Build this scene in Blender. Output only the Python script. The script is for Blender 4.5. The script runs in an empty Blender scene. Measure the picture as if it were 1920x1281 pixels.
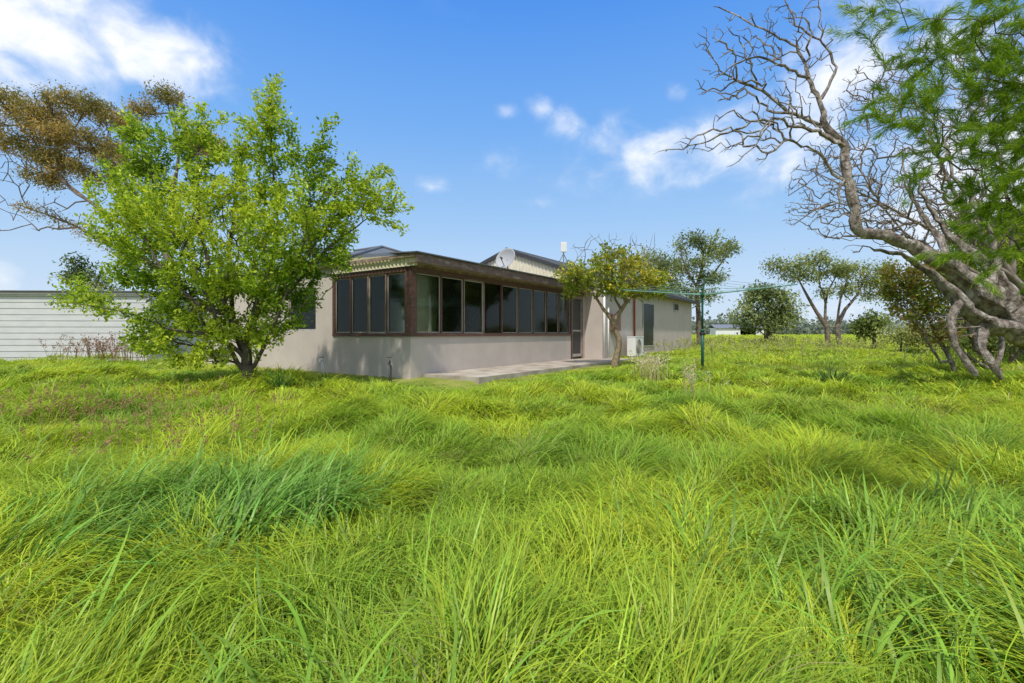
import bpy, math, random
import numpy as np
from mathutils import Vector, Matrix
S = bpy.context.scene
COL = S.collection
F = 900.0; HZ = 626.0; CZ = 0.92
def W(px, py, Y): return np.array([(px-960)/F*Y, Y, CZ+(HZ-py)/F*Y])
# ------------------------------------------------------------------ helpers
def tag(o, label=None, cat=None, group=None, kind=None):
    if label: o['label'] = label
    if cat: o['category'] = cat
    if group: o['group'] = group
    if kind: o['kind'] = kind
    return o
def empty(name, loc, label, cat, rz=0, group=None):
    o = bpy.data.objects.new(name, None); COL.objects.link(o)
    o.location = [float(v) for v in loc]; o.rotation_euler = (0, 0, rz)
    o.empty_display_size = .2
    return tag(o, label, cat, group)
def npmesh(name, V, Fs, mat, parent=None, col=None, smooth=True, off=None):
    V = np.asarray(V, dtype=np.float64)
    if off is not None: V = V-np.asarray(off)
    me = bpy.data.meshes.new(name)
    me.vertices.add(len(V)); me.vertices.foreach_set('co', V.astype(np.float32).ravel())
    Fs = [np.asarray(f, dtype=np.int32) for f in Fs if len(f)]
    idx = np.concatenate([f.ravel() for f in Fs])
    tot = np.concatenate([np.full(len(f), f.shape[1], dtype=np.int32) for f in Fs])
    st = np.concatenate([[0], np.cumsum(tot)[:-1]]).astype(np.int32)
    me.loops.add(len(idx)); me.loops.foreach_set('vertex_index', idx)
    me.polygons.add(len(tot)); me.polygons.foreach_set('loop_start', st)
    me.update(calc_edges=True)
    me.polygons.foreach_set('use_smooth', np.full(len(tot), smooth, dtype=bool))
    if col is not None:
        a = me.color_attributes.new('tint', 'FLOAT_COLOR', 'POINT')
        c = np.ones((len(V), 4), dtype=np.float32); c[:, :3] = col
        a.data.foreach_set('color', c.ravel())
    me.materials.append(mat)
    o = bpy.data.objects.new(name, me); COL.objects.link(o)
    if parent: o.parent = parent
    return o
class MB:
    def __init__(s): s.v = []; s.q = []; s.t = []
    def box(s, x0, x1, y0, y1, z0, z1):
        n = len(s.v)
        s.v += [(x0,y0,z0),(x1,y0,z0),(x1,y1,z0),(x0,y1,z0),(x0,y0,z1),(x1,y0,z1),(x1,y1,z1),(x0,y1,z1)]
        s.q += [tuple(n+i for i in f) for f in ((0,3,2,1),(4,5,6,7),(0,1,5,4),(1,2,6,5),(2,3,7,6),(3,0,4,7))]
        return s
    def slab(s, ps, th):
        n = len(s.v); k = len(ps)
        s.v += [tuple(p) for p in ps]+[(p[0],p[1],p[2]-th) for p in ps]
        if k == 4: s.q += [(n,n+1,n+2,n+3),(n+7,n+6,n+5,n+4)]
        else: s.t += [(n,n+1,n+2),(n+5,n+4,n+3)]
        for i in range(k):
            j = (i+1) % k; s.q.append((n+i, n+k+i, n+k+j, n+j))
        return s
    def tube(s, p, q, r, r2=None, n=10):
        r2 = r if r2 is None else r2
        p = Vector([float(a) for a in p]); q = Vector([float(a) for a in q]); d = (q-p).normalized()
        a = d.orthogonal().normalized(); b = d.cross(a); k = len(s.v)
        for (c, rr) in ((p, r), (q, r2)):
            for i in range(n):
                w = 2*math.pi*i/n; s.v.append(tuple(c+a*(rr*math.cos(w))+b*(rr*math.sin(w))))
        for i in range(n):
            j = (i+1) % n; s.q.append((k+i, k+j, k+n+j, k+n+i))
        s.v += [tuple(p), tuple(q)]
        for i in range(n):
            j = (i+1) % n; s.t += [(k+2*n, k+j, k+i), (k+2*n+1, k+n+i, k+n+j)]
        return s
    def lathe(s, prof, c, axis, n=28):
        d = Vector(axis).normalized(); a = d.orthogonal().normalized(); b = d.cross(a); c = Vector(c); k = len(s.v)
        for (r, h) in prof:
            for i in range(n):
                w = 2*math.pi*i/n; s.v.append(tuple(c+d*h+a*(r*math.cos(w))+b*(r*math.sin(w))))
        for m in range(len(prof)-1):
            for i in range(n):
                j = (i+1) % n; s.q.append((k+m*n+i, k+m*n+j, k+m*n+n+j, k+m*n+n+i))
        return s
    def build(s, name, mat, parent=None, smooth=False):
        return npmesh(name, s.v, [np.array(s.q, dtype=int).reshape(-1,4), np.array(s.t, dtype=int).reshape(-1,3)], mat, parent, smooth=smooth)
# ------------------------------------------------------------------ materials
def newmat(name):
    m = bpy.data.materials.new(name); m.use_nodes = True
    nt = m.node_tree; nt.nodes.clear()
    out = nt.nodes.new('ShaderNodeOutputMaterial')
    return m, nt, out
def noise(nt, scale, detail=5, rough=.55, vec=None, coord='Object', stretch=None):
    n = nt.nodes.new('ShaderNodeTexNoise'); n.inputs['Scale'].default_value = scale
    n.inputs['Detail'].default_value = detail; n.inputs['Roughness'].default_value = rough
    tc = nt.nodes.new('ShaderNodeTexCoord')
    if stretch:
        mp = nt.nodes.new('ShaderNodeMapping'); mp.inputs['Scale'].default_value = stretch
        nt.links.new(tc.outputs[coord], mp.inputs['Vector']); nt.links.new(mp.outputs[0], n.inputs['Vector'])
    else: nt.links.new(tc.outputs[coord], n.inputs['Vector'])
    return n
def ramp(nt, fac, stops):
    r = nt.nodes.new('ShaderNodeValToRGB'); e = r.color_ramp.elements
    while len(e) < len(stops): e.new(.5)
    for i, (p, c) in enumerate(stops):
        e[i].position = p; e[i].color = (*c, 1)
    nt.links.new(fac, r.inputs['Fac']); return r
def surf(name, stops, scale=6, rough=.8, bump=.2, bscale=40, metal=0, stretch=None, detail=6, bdist=.01, spec=.3):
    m, nt, out = newmat(name)
    b = nt.nodes.new('ShaderNodeBsdfPrincipled'); b.inputs['Roughness'].default_value = rough
    b.inputs['Metallic'].default_value = metal; b.inputs['Specular IOR Level'].default_value = spec
    r = ramp(nt, noise(nt, scale, detail, stretch=stretch).outputs['Fac'], stops)
    nt.links.new(r.outputs['Color'], b.inputs['Base Color'])
    if bump:
        bp = nt.nodes.new('ShaderNodeBump'); bp.inputs['Strength'].default_value = bump; bp.inputs['Distance'].default_value = bdist
        nt.links.new(noise(nt, bscale, 4, stretch=stretch).outputs['Fac'], bp.inputs['Height'])
        nt.links.new(bp.outputs[0], b.inputs['Normal'])
    nt.links.new(b.outputs[0], out.inputs[0]); return m
def plain(name, c, rough=.5, metal=0, var=.15):
    c2 = tuple(v*(1-var) for v in c); c3 = tuple(min(1, v*(1+var)) for v in c)
    return surf(name, [(.3, c2), (.7, c3)], scale=5, rough=rough, bump=.05, bscale=60, metal=metal)
def leafmat(name, trans=.35, gloss=.06, rough=.4, boost=(1,1,.8)):
    m, nt, out = newmat(name)
    at = nt.nodes.new('ShaderNodeAttribute'); at.attribute_name = 'tint'
    d = nt.nodes.new('ShaderNodeBsdfDiffuse'); t = nt.nodes.new('ShaderNodeBsdfTranslucent')
    mu = nt.nodes.new('ShaderNodeMix'); mu.data_type = 'RGBA'; mu.blend_type = 'MULTIPLY'; mu.inputs[0].default_value = 1
    mu.inputs[7].default_value = (*boost, 1)
    nt.links.new(at.outputs['Color'], mu.inputs[6]); nt.links.new(mu.outputs[2], t.inputs['Color'])
    nt.links.new(at.outputs['Color'], d.inputs['Color'])
    mx = nt.nodes.new('ShaderNodeMixShader'); mx.inputs[0].default_value = trans
    nt.links.new(d.outputs[0], mx.inputs[1]); nt.links.new(t.outputs[0], mx.inputs[2])
    if not gloss:
        nt.links.new(mx.outputs[0], out.inputs[0]); return m
    g = nt.nodes.new('ShaderNodeBsdfGlossy'); g.inputs['Roughness'].default_value = rough
    g.inputs['Color'].default_value = (.95, .93, .72, 1)
    m2 = nt.nodes.new('ShaderNodeMixShader'); m2.inputs[0].default_value = gloss
    nt.links.new(mx.outputs[0], m2.inputs[1]); nt.links.new(g.outputs[0], m2.inputs[2])
    nt.links.new(m2.outputs[0], out.inputs[0]); return m
M = {}
M['grass'] = leafmat('grass_blades', .42, .022, .42, (1.05,1,.7))
M['leaf'] = leafmat('leaf', .48, .02, .4, (1.1,1.05,.7))
M['frond'] = leafmat('frond', .5, .0, .5, (1.1,1.05,.6))
M['fine'] = leafmat('fine_foliage', .42, .0, .6)
M['bark'] = surf('bark_brown', [(.3,(.05,.04,.031)),(.7,(.16,.13,.102))], 9, .9, .6, 30, bdist=.02)
M['grey_bark'] = surf('bark_grey', [(.3,(.075,.058,.045)),(.45,(.175,.142,.117)),(.56,(.30,.255,.217)),(.72,(.50,.455,.405))], 9, .9, 1.0, 16, bdist=.09, stretch=(1,1,.6), detail=9)
M['twig'] = surf('bark_twig', [(.3,(.12,.095,.075)),(.7,(.30,.25,.21))], 5, .9, .3, 22)
M['dead'] = surf('bark_dead', [(.3,(.07,.052,.042)),(.55,(.19,.145,.115)),(.8,(.35,.29,.24))], 6, .9, .6, 25, bdist=.02)
M['lichen'] = surf('bark_lemon', [(.3,(.13,.095,.06)),(.7,(.33,.255,.16))], 12, .9, .5, 40)
M['stucco'] = surf('stucco', [(.25,(.47,.41,.365)),(.6,(.53,.465,.415)),(.8,(.565,.50,.45))], 2.2, .9, .5, 140, bdist=.006, spec=.15)
M['brown'] = surf('brown_paint_flaking', [(.40,(.10,.052,.040)),(.64,(.135,.07,.053)),(.70,(.22,.15,.12)),(.78,(.34,.28,.24))], 7, .7, .4, 40, stretch=(1,1,2.2))
M['fascia'] = surf('fascia_flaking', [(.38,(.13,.085,.07)),(.56,(.175,.12,.10)),(.64,(.26,.20,.165)),(.80,(.40,.34,.29))], 8, .75, .5, 40, detail=9, stretch=(.6,.6,1.6))
M['tan'] = surf('tan_timber', [(.35,(.19,.13,.10)),(.6,(.31,.235,.185)),(.75,(.44,.375,.32))], 5, .75, .4, 40, detail=8)
M['alu'] = plain('sash_grey', (.40,.365,.33), .4)
M['cream'] = plain('cream_cladding', (.68,.62,.47), .6, var=.08)
M['roof'] = surf('roof_metal', [(.3,(.10,.108,.12)),(.7,(.14,.15,.165))], 3, .5, .1, 30)
M['barge'] = plain('barge_dark', (.05,.05,.055), .5)
M['white'] = surf('white_boards', [(.3,(.49,.495,.50)),(.7,(.58,.575,.57))], 1.6, .6, .1, 40, stretch=(1,1,4))
M['whitep'] = plain('white_paint', (.72,.72,.71), .4, var=.05)
M['shedtrim'] = plain('shed_trim', (.24,.23,.22), .5, var=.06)
M['concrete'] = surf('concrete', [(.3,(.24,.185,.14)),(.5,(.38,.33,.27)),(.72,(.50,.46,.40))], 1.8, .95, .5, 60, detail=9)
M['brick'] = surf('brick_red', [(.35,(.20,.085,.05)),(.6,(.32,.13,.075)),(.75,(.36,.23,.17))], 9, .9, .5, 30, stretch=(.5,.5,2))
M['dkglass'] = surf('dark_glass', [(.3,(.02,.022,.024)),(.7,(.045,.05,.05))], 1.5, .25, 0, spec=.12)
M['screen'] = plain('fly_screen', (.06,.06,.057), .6)
M['curtain'] = surf('curtain', [(.35,(.50,.48,.45)),(.65,(.66,.64,.61))], 7, .9, 0, stretch=(1,1,.02))
M['inside'] = surf('inside_wall', [(.35,(.38,.37,.29)),(.65,(.50,.485,.40))], .9, .9, 0)
M['redpipe'] = plain('red_pipe', (.32,.065,.045), .6)
M['meter'] = plain('meter_box_paint', (.20,.11,.085), .6)
M['galv'] = plain('galvanised', (.30,.30,.30), .4, .6)
M['pipe'] = plain('old_pipe', (.10,.095,.09), .6)
M['dish'] = plain('dish_grey', (.36,.37,.39), .6, var=.05)
M['green'] = plain('green_enamel', (.015,.10,.068), .35)
M['aqua'] = plain('faded_green_enamel', (.12,.27,.22), .45)
M['wire'] = plain('line_wire', (.22,.36,.31), .5)
M['dark'] = plain('dark_plastic', (.03,.03,.03), .5)
M['lemon'] = plain('lemon_skin', (.80,.58,.03), .45, var=.1)
m, nt, out = newmat('window_glass')
fr = nt.nodes.new('ShaderNodeFresnel'); fr.inputs[0].default_value = 1.38
tr = nt.nodes.new('ShaderNodeBsdfTransparent'); tr.inputs[0].default_value = (.86,.90,.85,1)
gl = nt.nodes.new('ShaderNodeBsdfGlossy'); gl.inputs['Roughness'].default_value = .06; gl.inputs['Color'].default_value = (.82,.85,.76,1)
mx = nt.nodes.new('ShaderNodeMixShader')
nt.links.new(fr.outputs[0], mx.inputs[0]); nt.links.new(tr.outputs[0], mx.inputs[1]); nt.links.new(gl.outputs[0], mx.inputs[2]); nt.links.new(mx.outputs[0], out.inputs[0])
M['glass'] = m
m, nt, out = newmat('added_light_sheet')  # see-through mix for the roof sheet added to light the sunroom
tr = nt.nodes.new('ShaderNodeBsdfTransparent'); tr.inputs[0].default_value = (.85,.85,.76,1)
df = nt.nodes.new('ShaderNodeBsdfDiffuse'); df.inputs[0].default_value = (.4,.4,.37,1)
mx = nt.nodes.new('ShaderNodeMixShader'); mx.inputs[0].default_value = .25
nt.links.new(tr.outputs[0], mx.inputs[1]); nt.links.new(df.outputs[0], mx.inputs[2]); nt.links.new(mx.outputs[0], out.inputs[0])
M['clear'] = m
M['ground'] = surf('ground_thatch', [(.3,(.12,.17,.025)),(.5,(.22,.25,.05)),(.72,(.33,.30,.11))], 1.3, .95, .5, 30, detail=9, bdist=.03, spec=.1)
# ------------------------------------------------------------------ camera, sun, sky
cam = bpy.data.cameras.new('Camera'); co = bpy.data.objects.new('Camera', cam); COL.objects.link(co)
co.location = (0, 0, CZ); co.rotation_euler = (math.pi/2, 0, 0)
cam.sensor_width = 36; cam.lens = 36*F/1920; cam.shift_y = (HZ-640.5)/1920; cam.clip_end = 4000; cam.clip_start = .05
S.camera = co
sv = Vector((-.20, -.76, 1.24)).normalized()
sun = bpy.data.lights.new('Sun', 'SUN'); sun.energy = 3.8; sun.angle = math.radians(1.5); sun.color = (1, .95, .86)
so = bpy.data.objects.new('Sun', sun); COL.objects.link(so); so.rotation_euler = sv.to_track_quat('Z', 'Y').to_euler()
so.location = (-5, -15, 20)
S.view_settings.view_transform = 'Standard'; S.view_settings.look = 'None'; S.view_settings.exposure = 0
w = bpy.data.worlds.new('World'); S.world = w; w.use_nodes = True
nt = w.node_tree; nt.nodes.clear(); L = nt.links.new
out = nt.nodes.new('ShaderNodeOutputWorld'); bg = nt.nodes.new('ShaderNodeBackground'); bg.inputs[1].default_value = .12
L(bg.outputs[0], out.inputs[0])
sky = nt.nodes.new('ShaderNodeTexSky'); sky.sky_type = 'NISHITA'; sky.sun_disc = False
sky.sun_elevation = math.asin(sv.z); sky.sun_rotation = math.atan2(sv.x, sv.y)
tc = nt.nodes.new('ShaderNodeTexCoord'); sep = nt.nodes.new('ShaderNodeSeparateXYZ'); L(tc.outputs['Generated'], sep.inputs[0])
def mth(op, a, b=None, c=None):
    n = nt.nodes.new('ShaderNodeMath'); n.operation = op
    for i, v in enumerate((a, b, c)):
        if v is None: continue
        if isinstance(v, (int, float)): n.inputs[i].default_value = v
        else: L(v, n.inputs[i])
    return n.outputs[0]
az = mth('ARCTAN2', sep.outputs[0], sep.outputs[1]); el = mth('ARCSINE', sep.outputs[2])
rp = ramp(nt, sep.outputs[2], [(0,(.67,.80,.97)),(.10,(.55,.73,.96)),(.22,(.37,.615,.96)),(.38,(.20,.47,.96)),(.58,(.08,.315,.92)),(.85,(.34,.52,.92))])  # last stop, overhead and out of view, lightened as extra fill
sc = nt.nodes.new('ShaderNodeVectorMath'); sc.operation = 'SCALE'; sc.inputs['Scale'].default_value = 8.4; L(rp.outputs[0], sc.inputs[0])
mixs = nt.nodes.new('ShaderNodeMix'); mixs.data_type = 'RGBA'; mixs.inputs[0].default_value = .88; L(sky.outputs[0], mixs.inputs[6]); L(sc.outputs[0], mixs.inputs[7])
def wnoise(scale, dist, st):
    mp = nt.nodes.new('ShaderNodeMapping'); mp.inputs['Scale'].default_value = (1, 1, st); L(tc.outputs['Generated'], mp.inputs[0])
    nz = nt.nodes.new('ShaderNodeTexNoise'); nz.inputs['Scale'].default_value = scale; nz.inputs['Detail'].default_value = 8; nz.inputs['Roughness'].default_value = .55; nz.inputs['Distortion'].default_value = dist
    L(mp.outputs[0], nz.inputs['Vector']); return nz.outputs['Fac']
n1 = wnoise(5.0, .0, 1.5); n2 = wnoise(13, .35, 1.3)
clouds_and_fill = []
for (px, py, rx, ry, amp) in [(110,50,300,85,.92),(300,95,120,45,.72),(25,150,80,32,.62),(-150,60,250,160,.95),(1068,225,44,38,.36),(1018,195,30,28,.36),(1165,265,80,46,.44),(1320,290,240,56,.56),(1480,265,170,90,.62),(1640,130,180,110,.78),(1780,90,130,90,.8),(1268,172,20,18,.36),
          (950,210,24,14,.33),(800,345,50,20,.38),(1010,380,35,15,.32),(0,520,50,28,.6),(1570,585,110,24,.6),(1850,330,220,190,.75),(940,310,70,30,.30)]:
    a0 = math.atan((px-960)/F); e0 = math.atan((HZ-py)/F*math.cos(a0))
    clouds_and_fill.append((a0, e0, rx/F*math.cos(a0)**2, ry/F*math.cos(a0), amp))
clouds_and_fill += [(2.6,.75,1.0,.4,1.),(-2.3,.6,.9,.35,1.),(0,1.3,4.,.32,1.),(2.9,.3,.9,.2,.9),(-1.7,.9,.7,.35,.9),(1.7,.8,.7,.4,.95),(3.14,1.0,4,.25,.9)]  # unseen clouds overhead and behind the camera, added as bright white fill
fld = None
for (a0, e0, sa, se, amp) in clouds_and_fill:
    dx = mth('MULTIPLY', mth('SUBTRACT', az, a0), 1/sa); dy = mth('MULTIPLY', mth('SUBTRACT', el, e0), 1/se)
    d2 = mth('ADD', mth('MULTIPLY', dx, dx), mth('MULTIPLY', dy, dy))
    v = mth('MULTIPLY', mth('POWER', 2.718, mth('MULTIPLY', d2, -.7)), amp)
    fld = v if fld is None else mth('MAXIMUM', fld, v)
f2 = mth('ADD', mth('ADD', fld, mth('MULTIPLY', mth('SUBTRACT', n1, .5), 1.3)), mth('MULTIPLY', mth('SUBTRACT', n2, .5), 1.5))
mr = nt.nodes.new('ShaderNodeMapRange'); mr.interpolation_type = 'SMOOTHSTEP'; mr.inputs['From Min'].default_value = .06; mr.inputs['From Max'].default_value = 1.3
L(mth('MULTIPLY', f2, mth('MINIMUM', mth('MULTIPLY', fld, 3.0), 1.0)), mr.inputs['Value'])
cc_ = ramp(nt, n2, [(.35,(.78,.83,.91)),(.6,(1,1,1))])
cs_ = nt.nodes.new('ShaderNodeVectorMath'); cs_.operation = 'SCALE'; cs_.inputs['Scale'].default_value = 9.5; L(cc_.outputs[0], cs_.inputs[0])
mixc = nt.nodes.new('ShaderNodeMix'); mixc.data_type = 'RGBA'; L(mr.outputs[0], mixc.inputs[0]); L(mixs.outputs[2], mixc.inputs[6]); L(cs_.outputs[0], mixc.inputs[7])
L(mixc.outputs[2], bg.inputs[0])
# ------------------------------------------------------------------ ground
AX, AY = -2.217, 10.5
ca, sa_ = .561, .828
nrm = math.hypot(ca, sa_); ca /= nrm; sa_ /= nrm
def loc_tu(x, y):
    return (x-AX)*ca+(y-AY)*sa_, -(x-AX)*sa_+(y-AY)*ca
def tu(t, u, z=0.): return np.array([AX+ca*t-sa_*u, AY+sa_*t+ca*u, z])
def wav(x, y, seed, scale):
    r = np.random.RandomState(seed); o = 0
    for i in range(6):
        a = r.uniform(0, 2*math.pi); k = 2*math.pi/scale*r.uniform(.6, 1.7); p = r.uniform(0, 6.28)
        o = o+np.sin((x*math.cos(a)+y*math.sin(a))*k+p+.8*np.sin((x*math.sin(a)-y*math.cos(a))*k*.6+p*2))
    return o/6
def sst(a, b, x):
    t = np.clip((x-a)/(b-a), 0, 1); return t*t*(3-2*t)
def dhouse(x, y):
    t, u = loc_tu(x, y)
    d1 = np.hypot(np.maximum(np.maximum(-t, t-8.8), 0), np.maximum(np.maximum(-1.5-u, u-10), 0))
    d2 = np.hypot(np.maximum(np.maximum(8.7-t, t-21.7), 0), np.maximum(np.maximum(-.7-u, u-8), 0))
    return np.minimum(d1, d2)
def G(x, y):
    z = np.interp(y, [-50,0,2,5,8,10.5,14,17,25,45,120,900], [-.40,-.40,-.40,-.31,-.19,-.09,-.06,-.02,.10,.36,.40,.45])
    f = sst(.4, 3.0, dhouse(x, y))
    z = z+f*(.11*wav(x, y, 3, 2.6)+.085*wav(x, y, 4, 1.1))*np.clip(1.2-y/60, .2, 1)
    z = z*np.where(dhouse(x, y) < .01, .6, 1)
    return z
def axis(a, b, step, lim, gr=1.25):
    v = list(np.arange(a, b+.001, step)); s = step; p = b
    while p < lim: s *= gr; p += s; v.append(p)
    s = step; p = a; lo = []
    while p > -lim: s *= gr; p -= s; lo.append(p)
    return np.array(lo[::-1]+v)
gx = axis(-14, 14, .16, 1500); gy = axis(-1, 18, .16, 1500)
XX, YY = np.meshgrid(gx, gy); ZZ = G(XX, YY)
n0, n1_ = XX.shape
ii = (np.arange(n0-1)[:, None]*n1_+np.arange(n1_-1)[None]).ravel()
gq = np.stack([ii, ii+1, ii+n1_+1, ii+n1_], 1)
tag(npmesh('ground', np.stack([XX.ravel(), YY.ravel(), ZZ.ravel()], 1), [gq], M['ground']), kind='structure')
# ------------------------------------------------------------------ grass
rs = np.random.RandomState(11)
def blades(x, y, z0, Ln, Wd, th0, th1, phi, segs, tint, twist, pw=1.25):
    n = len(x); s = np.linspace(0, 1, segs+1)
    th = th0[:, None]+(th1-th0)[:, None]*s[None]**pw
    thm = (th[:, 1:]+th[:, :-1])/2; ds = (Ln/segs)[:, None]
    h = np.concatenate([np.zeros((n,1)), np.cumsum(np.sin(thm)*ds, 1)], 1); v = np.concatenate([np.zeros((n,1)), np.cumsum(np.cos(thm)*ds, 1)], 1)
    ph = phi[:, None]+(twist*.6)[:, None]*s[None]
    cx = x[:, None]+h*np.cos(ph); cy = y[:, None]+h*np.sin(ph); cz = z0[:, None]+np.maximum(v, -.05)
    wp = np.minimum(1, (1-s)*2.0)**.8*(.6+.4*np.minimum(1, s*4)); hw = Wd[:, None]*wp[None]*.5
    a = phi+math.pi/2+twist
    sx = np.cos(a)[:, None]*hw; sy = np.sin(a)[:, None]*hw
    Lp = np.stack([cx-sx, cy-sy, cz], 2); Rp = np.stack([cx+sx, cy+sy, cz], 2)
    vv = np.empty((n, 2*segs+1, 3)); vv[:, 0:2*segs:2] = Lp[:, :segs]; vv[:, 1:2*segs:2] = Rp[:, :segs]; vv[:, 2*segs] = Lp[:, segs]
    k = 2*segs+1; base = (np.arange(n)*k)[:, None]
    q = np.concatenate([(base+np.array([2*i, 2*i+1, 2*i+3, 2*i+2])[None]) for i in range(segs-1)], 0) if segs > 1 else np.zeros((0,4), int)
    t = base+np.array([2*segs-2, 2*segs-1, 2*segs])[None]
    cc = np.repeat(tint[:, None, :], k, 1)
    g = np.array([s[j//2] for j in range(2*segs)]+[1.])
    straw = np.array([.36,.38,.10])
    mixf = (.35*(1-np.minimum(1, g*4)))[None, :, None]
    cc = cc*(1-mixf)+straw*mixf
    return vv.reshape(-1, 3), q, t, cc.reshape(-1, 3)
def cells(x, y, c):
    ix = np.floor(x/c); iy = np.floor(y/c); best = np.full(len(x), 1e9); ox = np.zeros(len(x)); oy = ox.copy(); hh = ox.copy()
    for a in (-1, 0, 1):
        for b in (-1, 0, 1):
            p = ix+a; q = iy+b
            h1 = np.modf(np.abs(np.sin(p*127.1+q*311.7)*43758.5453))[0]; h2 = np.modf(np.abs(np.sin(p*269.5+q*183.3)*43758.5453))[0]
            dx = x-(p+h1)*c; dy = y-(q+h2)*c; d = np.hypot(dx, dy); m = d < best
            best[m] = d[m]; ox[m] = dx[m]; oy[m] = dy[m]; hh[m] = np.modf(h1*7.31+h2*3.77)[0][m]
    return ox, oy, best, hh
LIME = np.array([.45,.555,.042]); MID = np.array([.285,.435,.042]); DEEP = np.array([.165,.305,.044]); STRAW = np.array([.62,.53,.26])
strips = [(.85,2,4700,7,1.3),(2,4,3700,6,1.6),(4,7,2050,5,2.),(7,12,1150,4,2.),(12,22,270,3,3.),(22,45,55,2,4.),(45,130,4.5,2,6.)]
VV = []; QQ = []; TT = []; CC = []; nv = 0
for (y0, y1, den, segs, mar) in strips:
    area_n = int(den*(y1-y0)*(1.0667*(y0+y1)+2*mar))
    y = np.sqrt(rs.uniform(y0*y0, y1*y1, area_n)); hwid = 1.0667*y+mar
    x = rs.uniform(-1, 1, area_n)*hwid
    t, u = loc_tu(x, y)
    dh = dhouse(x, y)
    keep = (dh > .03) & ~((y > 16.4) & (y < 22) & (x < -12.3))
    keep &= ~((t > .35) & (t < 9.2) & (u > -1.62) & (u < 0))
    keep &= ~((np.hypot(x-.55, (y-9.3)*1.4) < .35) & (rs.rand(area_n) < .7))
    keep &= (y < 24) | (x > 5)
    keep &= ~((t > -.45) & (t < 0) & (u > 0) & (rs.rand(area_n) < .6))
    keep &= ~((np.hypot((x-5.4)/1.2, (y-6.9)/.5) < 1) & (rs.rand(area_n) < .5))
    x = x[keep]; y = y[keep]; dh = dh[keep]; t = t[keep]; u = u[keep]; n = len(x)
    sc_ = .68 if y1 <= 12 else 1.5
    ox, oy, dd, hh = cells(x+.22*wav(x,y,21,.8), y+.22*wav(x,y,22,.8), sc_)
    flow = 2.8*wav(x, y, 8, 1.6)+1.2*wav(x, y, 9, 6)+1.2
    vx = ox/sc_*1.7+np.cos(flow)*.70+rs.normal(0, .36, n); vy = oy/sc_*1.7+np.sin(flow)*.70+rs.normal(0, .36, n)
    phi = np.arctan2(vy, vx)
    Ln = np.interp(y, [0,2,5,8,11,20,45,130], [.49,.48,.43,.34,.26,.34,.5,.8])*rs.uniform(.45, 1.25, n)*(.56+.84*hh)
    Ln *= .4+.6*sst(.1, 2.0, dh)
    Ln *= 1+.6*np.exp(-(np.hypot(x+5.0, y-8.7)/.9)**2)
    patch = sst(-.2, .45, wav(x, y, 31, 1.6)+.25*wav(x, y, 32, .6)); Ln *= .62+.56*patch
    Wd = np.maximum(.0056, .00150*y)*rs.uniform(.55, 1.4, n)
    flop = sst(-.7, .3, wav(x, y, 33, 1.2)+.5*(hh-.5))
    th0 = np.radians(rs.uniform(5, 38, n)+15*flop); th1 = np.radians(rs.uniform(58, 112, n)+56*flop)
    big = sst(-.42, .42, wav(x, y, 41, 3.2)+.8*(hh-.5)+.35*wav(x, y, 42, .9))
    tint = LIME*big[:, None]+MID*(1-big[:, None])
    dk = sst(.05, .6, wav(x, y, 43, 1.9)+.3*wav(x, y, 44, .7)+.2*rs.normal(0, .5, n))[:, None]*.55
    tint = tint*(1-dk)+DEEP*dk
    yf = sst(11, 30, y)[:, None]*.6; tint = tint*(1-yf)+np.array([.42,.51,.05])*yf
    r1 = np.hypot((x+2.0)/.85, (y-3.0)/.6)+.45*wav(x, y, 51, .8); r2_ = np.hypot((x-2.45)/1.2, (y-2.2)/.7)+.4*wav(x, y, 52, .8)
    p1 = np.clip(1.4-r1, 0, 1)*.48; p2 = np.clip(1.35-r2_, 0, 1)*.34
    zz1 = rs.rand(n) < p1; zz2 = rs.rand(n) < p2; zz = zz1 | zz2 | (rs.rand(n) < .010)
    Wd = np.where(zz, np.maximum(.0105, Wd)*rs.uniform(.7, 1.4, n), Wd); Ln = np.where(zz & (y < 5), rs.uniform(.36, .64, n), Ln)
    th0 = np.where(zz, th0*.65, th0); th1 = np.where(zz, np.radians(rs.uniform(70, 145, n)), th1)
    phi = np.where(zz1, phi*.6-.15, phi)
    bt_ = np.where(zz1[:, None], np.array([.20,.37,.065])[None], np.array([.23,.39,.05])[None])*rs.uniform(.75, 1.35, (n, 1))
    tint = np.where(zz[:, None], bt_, tint)
    tint = tint*rs.uniform(.68, 1.27, (n, 1))*(1+rs.normal(0, .06, (n, 3)))
    sp = sst(.5, .8, wav(x, y, 45, 2.4)+.2*wav(x, y, 46, .5))
    st_ = (rs.rand(n) < .045+.12*(dh < 1.0)+.20*sp+.15*(np.hypot((x-5.4)/1.8, (y-6.9)/.9) < 1)) & ~zz
    tint[st_] = STRAW*rs.uniform(.6, 1.05, (st_.sum(), 1))
    Wd[st_] *= .7; Ln[st_] *= .8; th1[st_] += math.radians(20)
    thin = (p1 > .3) & ~zz1 & (rs.rand(n) < .2)
    z0 = G(x, y)-.015+.16*np.exp(-(dd/(sc_*.40))**2)*sst(.5, 2.2, dh)*(.15+hh)
    ok = ~thin
    a = blades(x[ok], y[ok], z0[ok], Ln[ok], Wd[ok], th0[ok], th1[ok], phi[ok], segs, np.clip(tint[ok], 0, 1), rs.normal(0, .8, n)[ok])
    VV.append(a[0]); QQ.append(a[1]+nv); TT.append(a[2]+nv); CC.append(a[3]); nv += len(a[0])
tag(npmesh('grass', np.concatenate(VV), [np.concatenate(QQ), np.concatenate(TT)], M['grass'], col=np.concatenate(CC)),
    'long lush lime green grass flopping over the whole yard', 'grass', kind='stuff')
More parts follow.
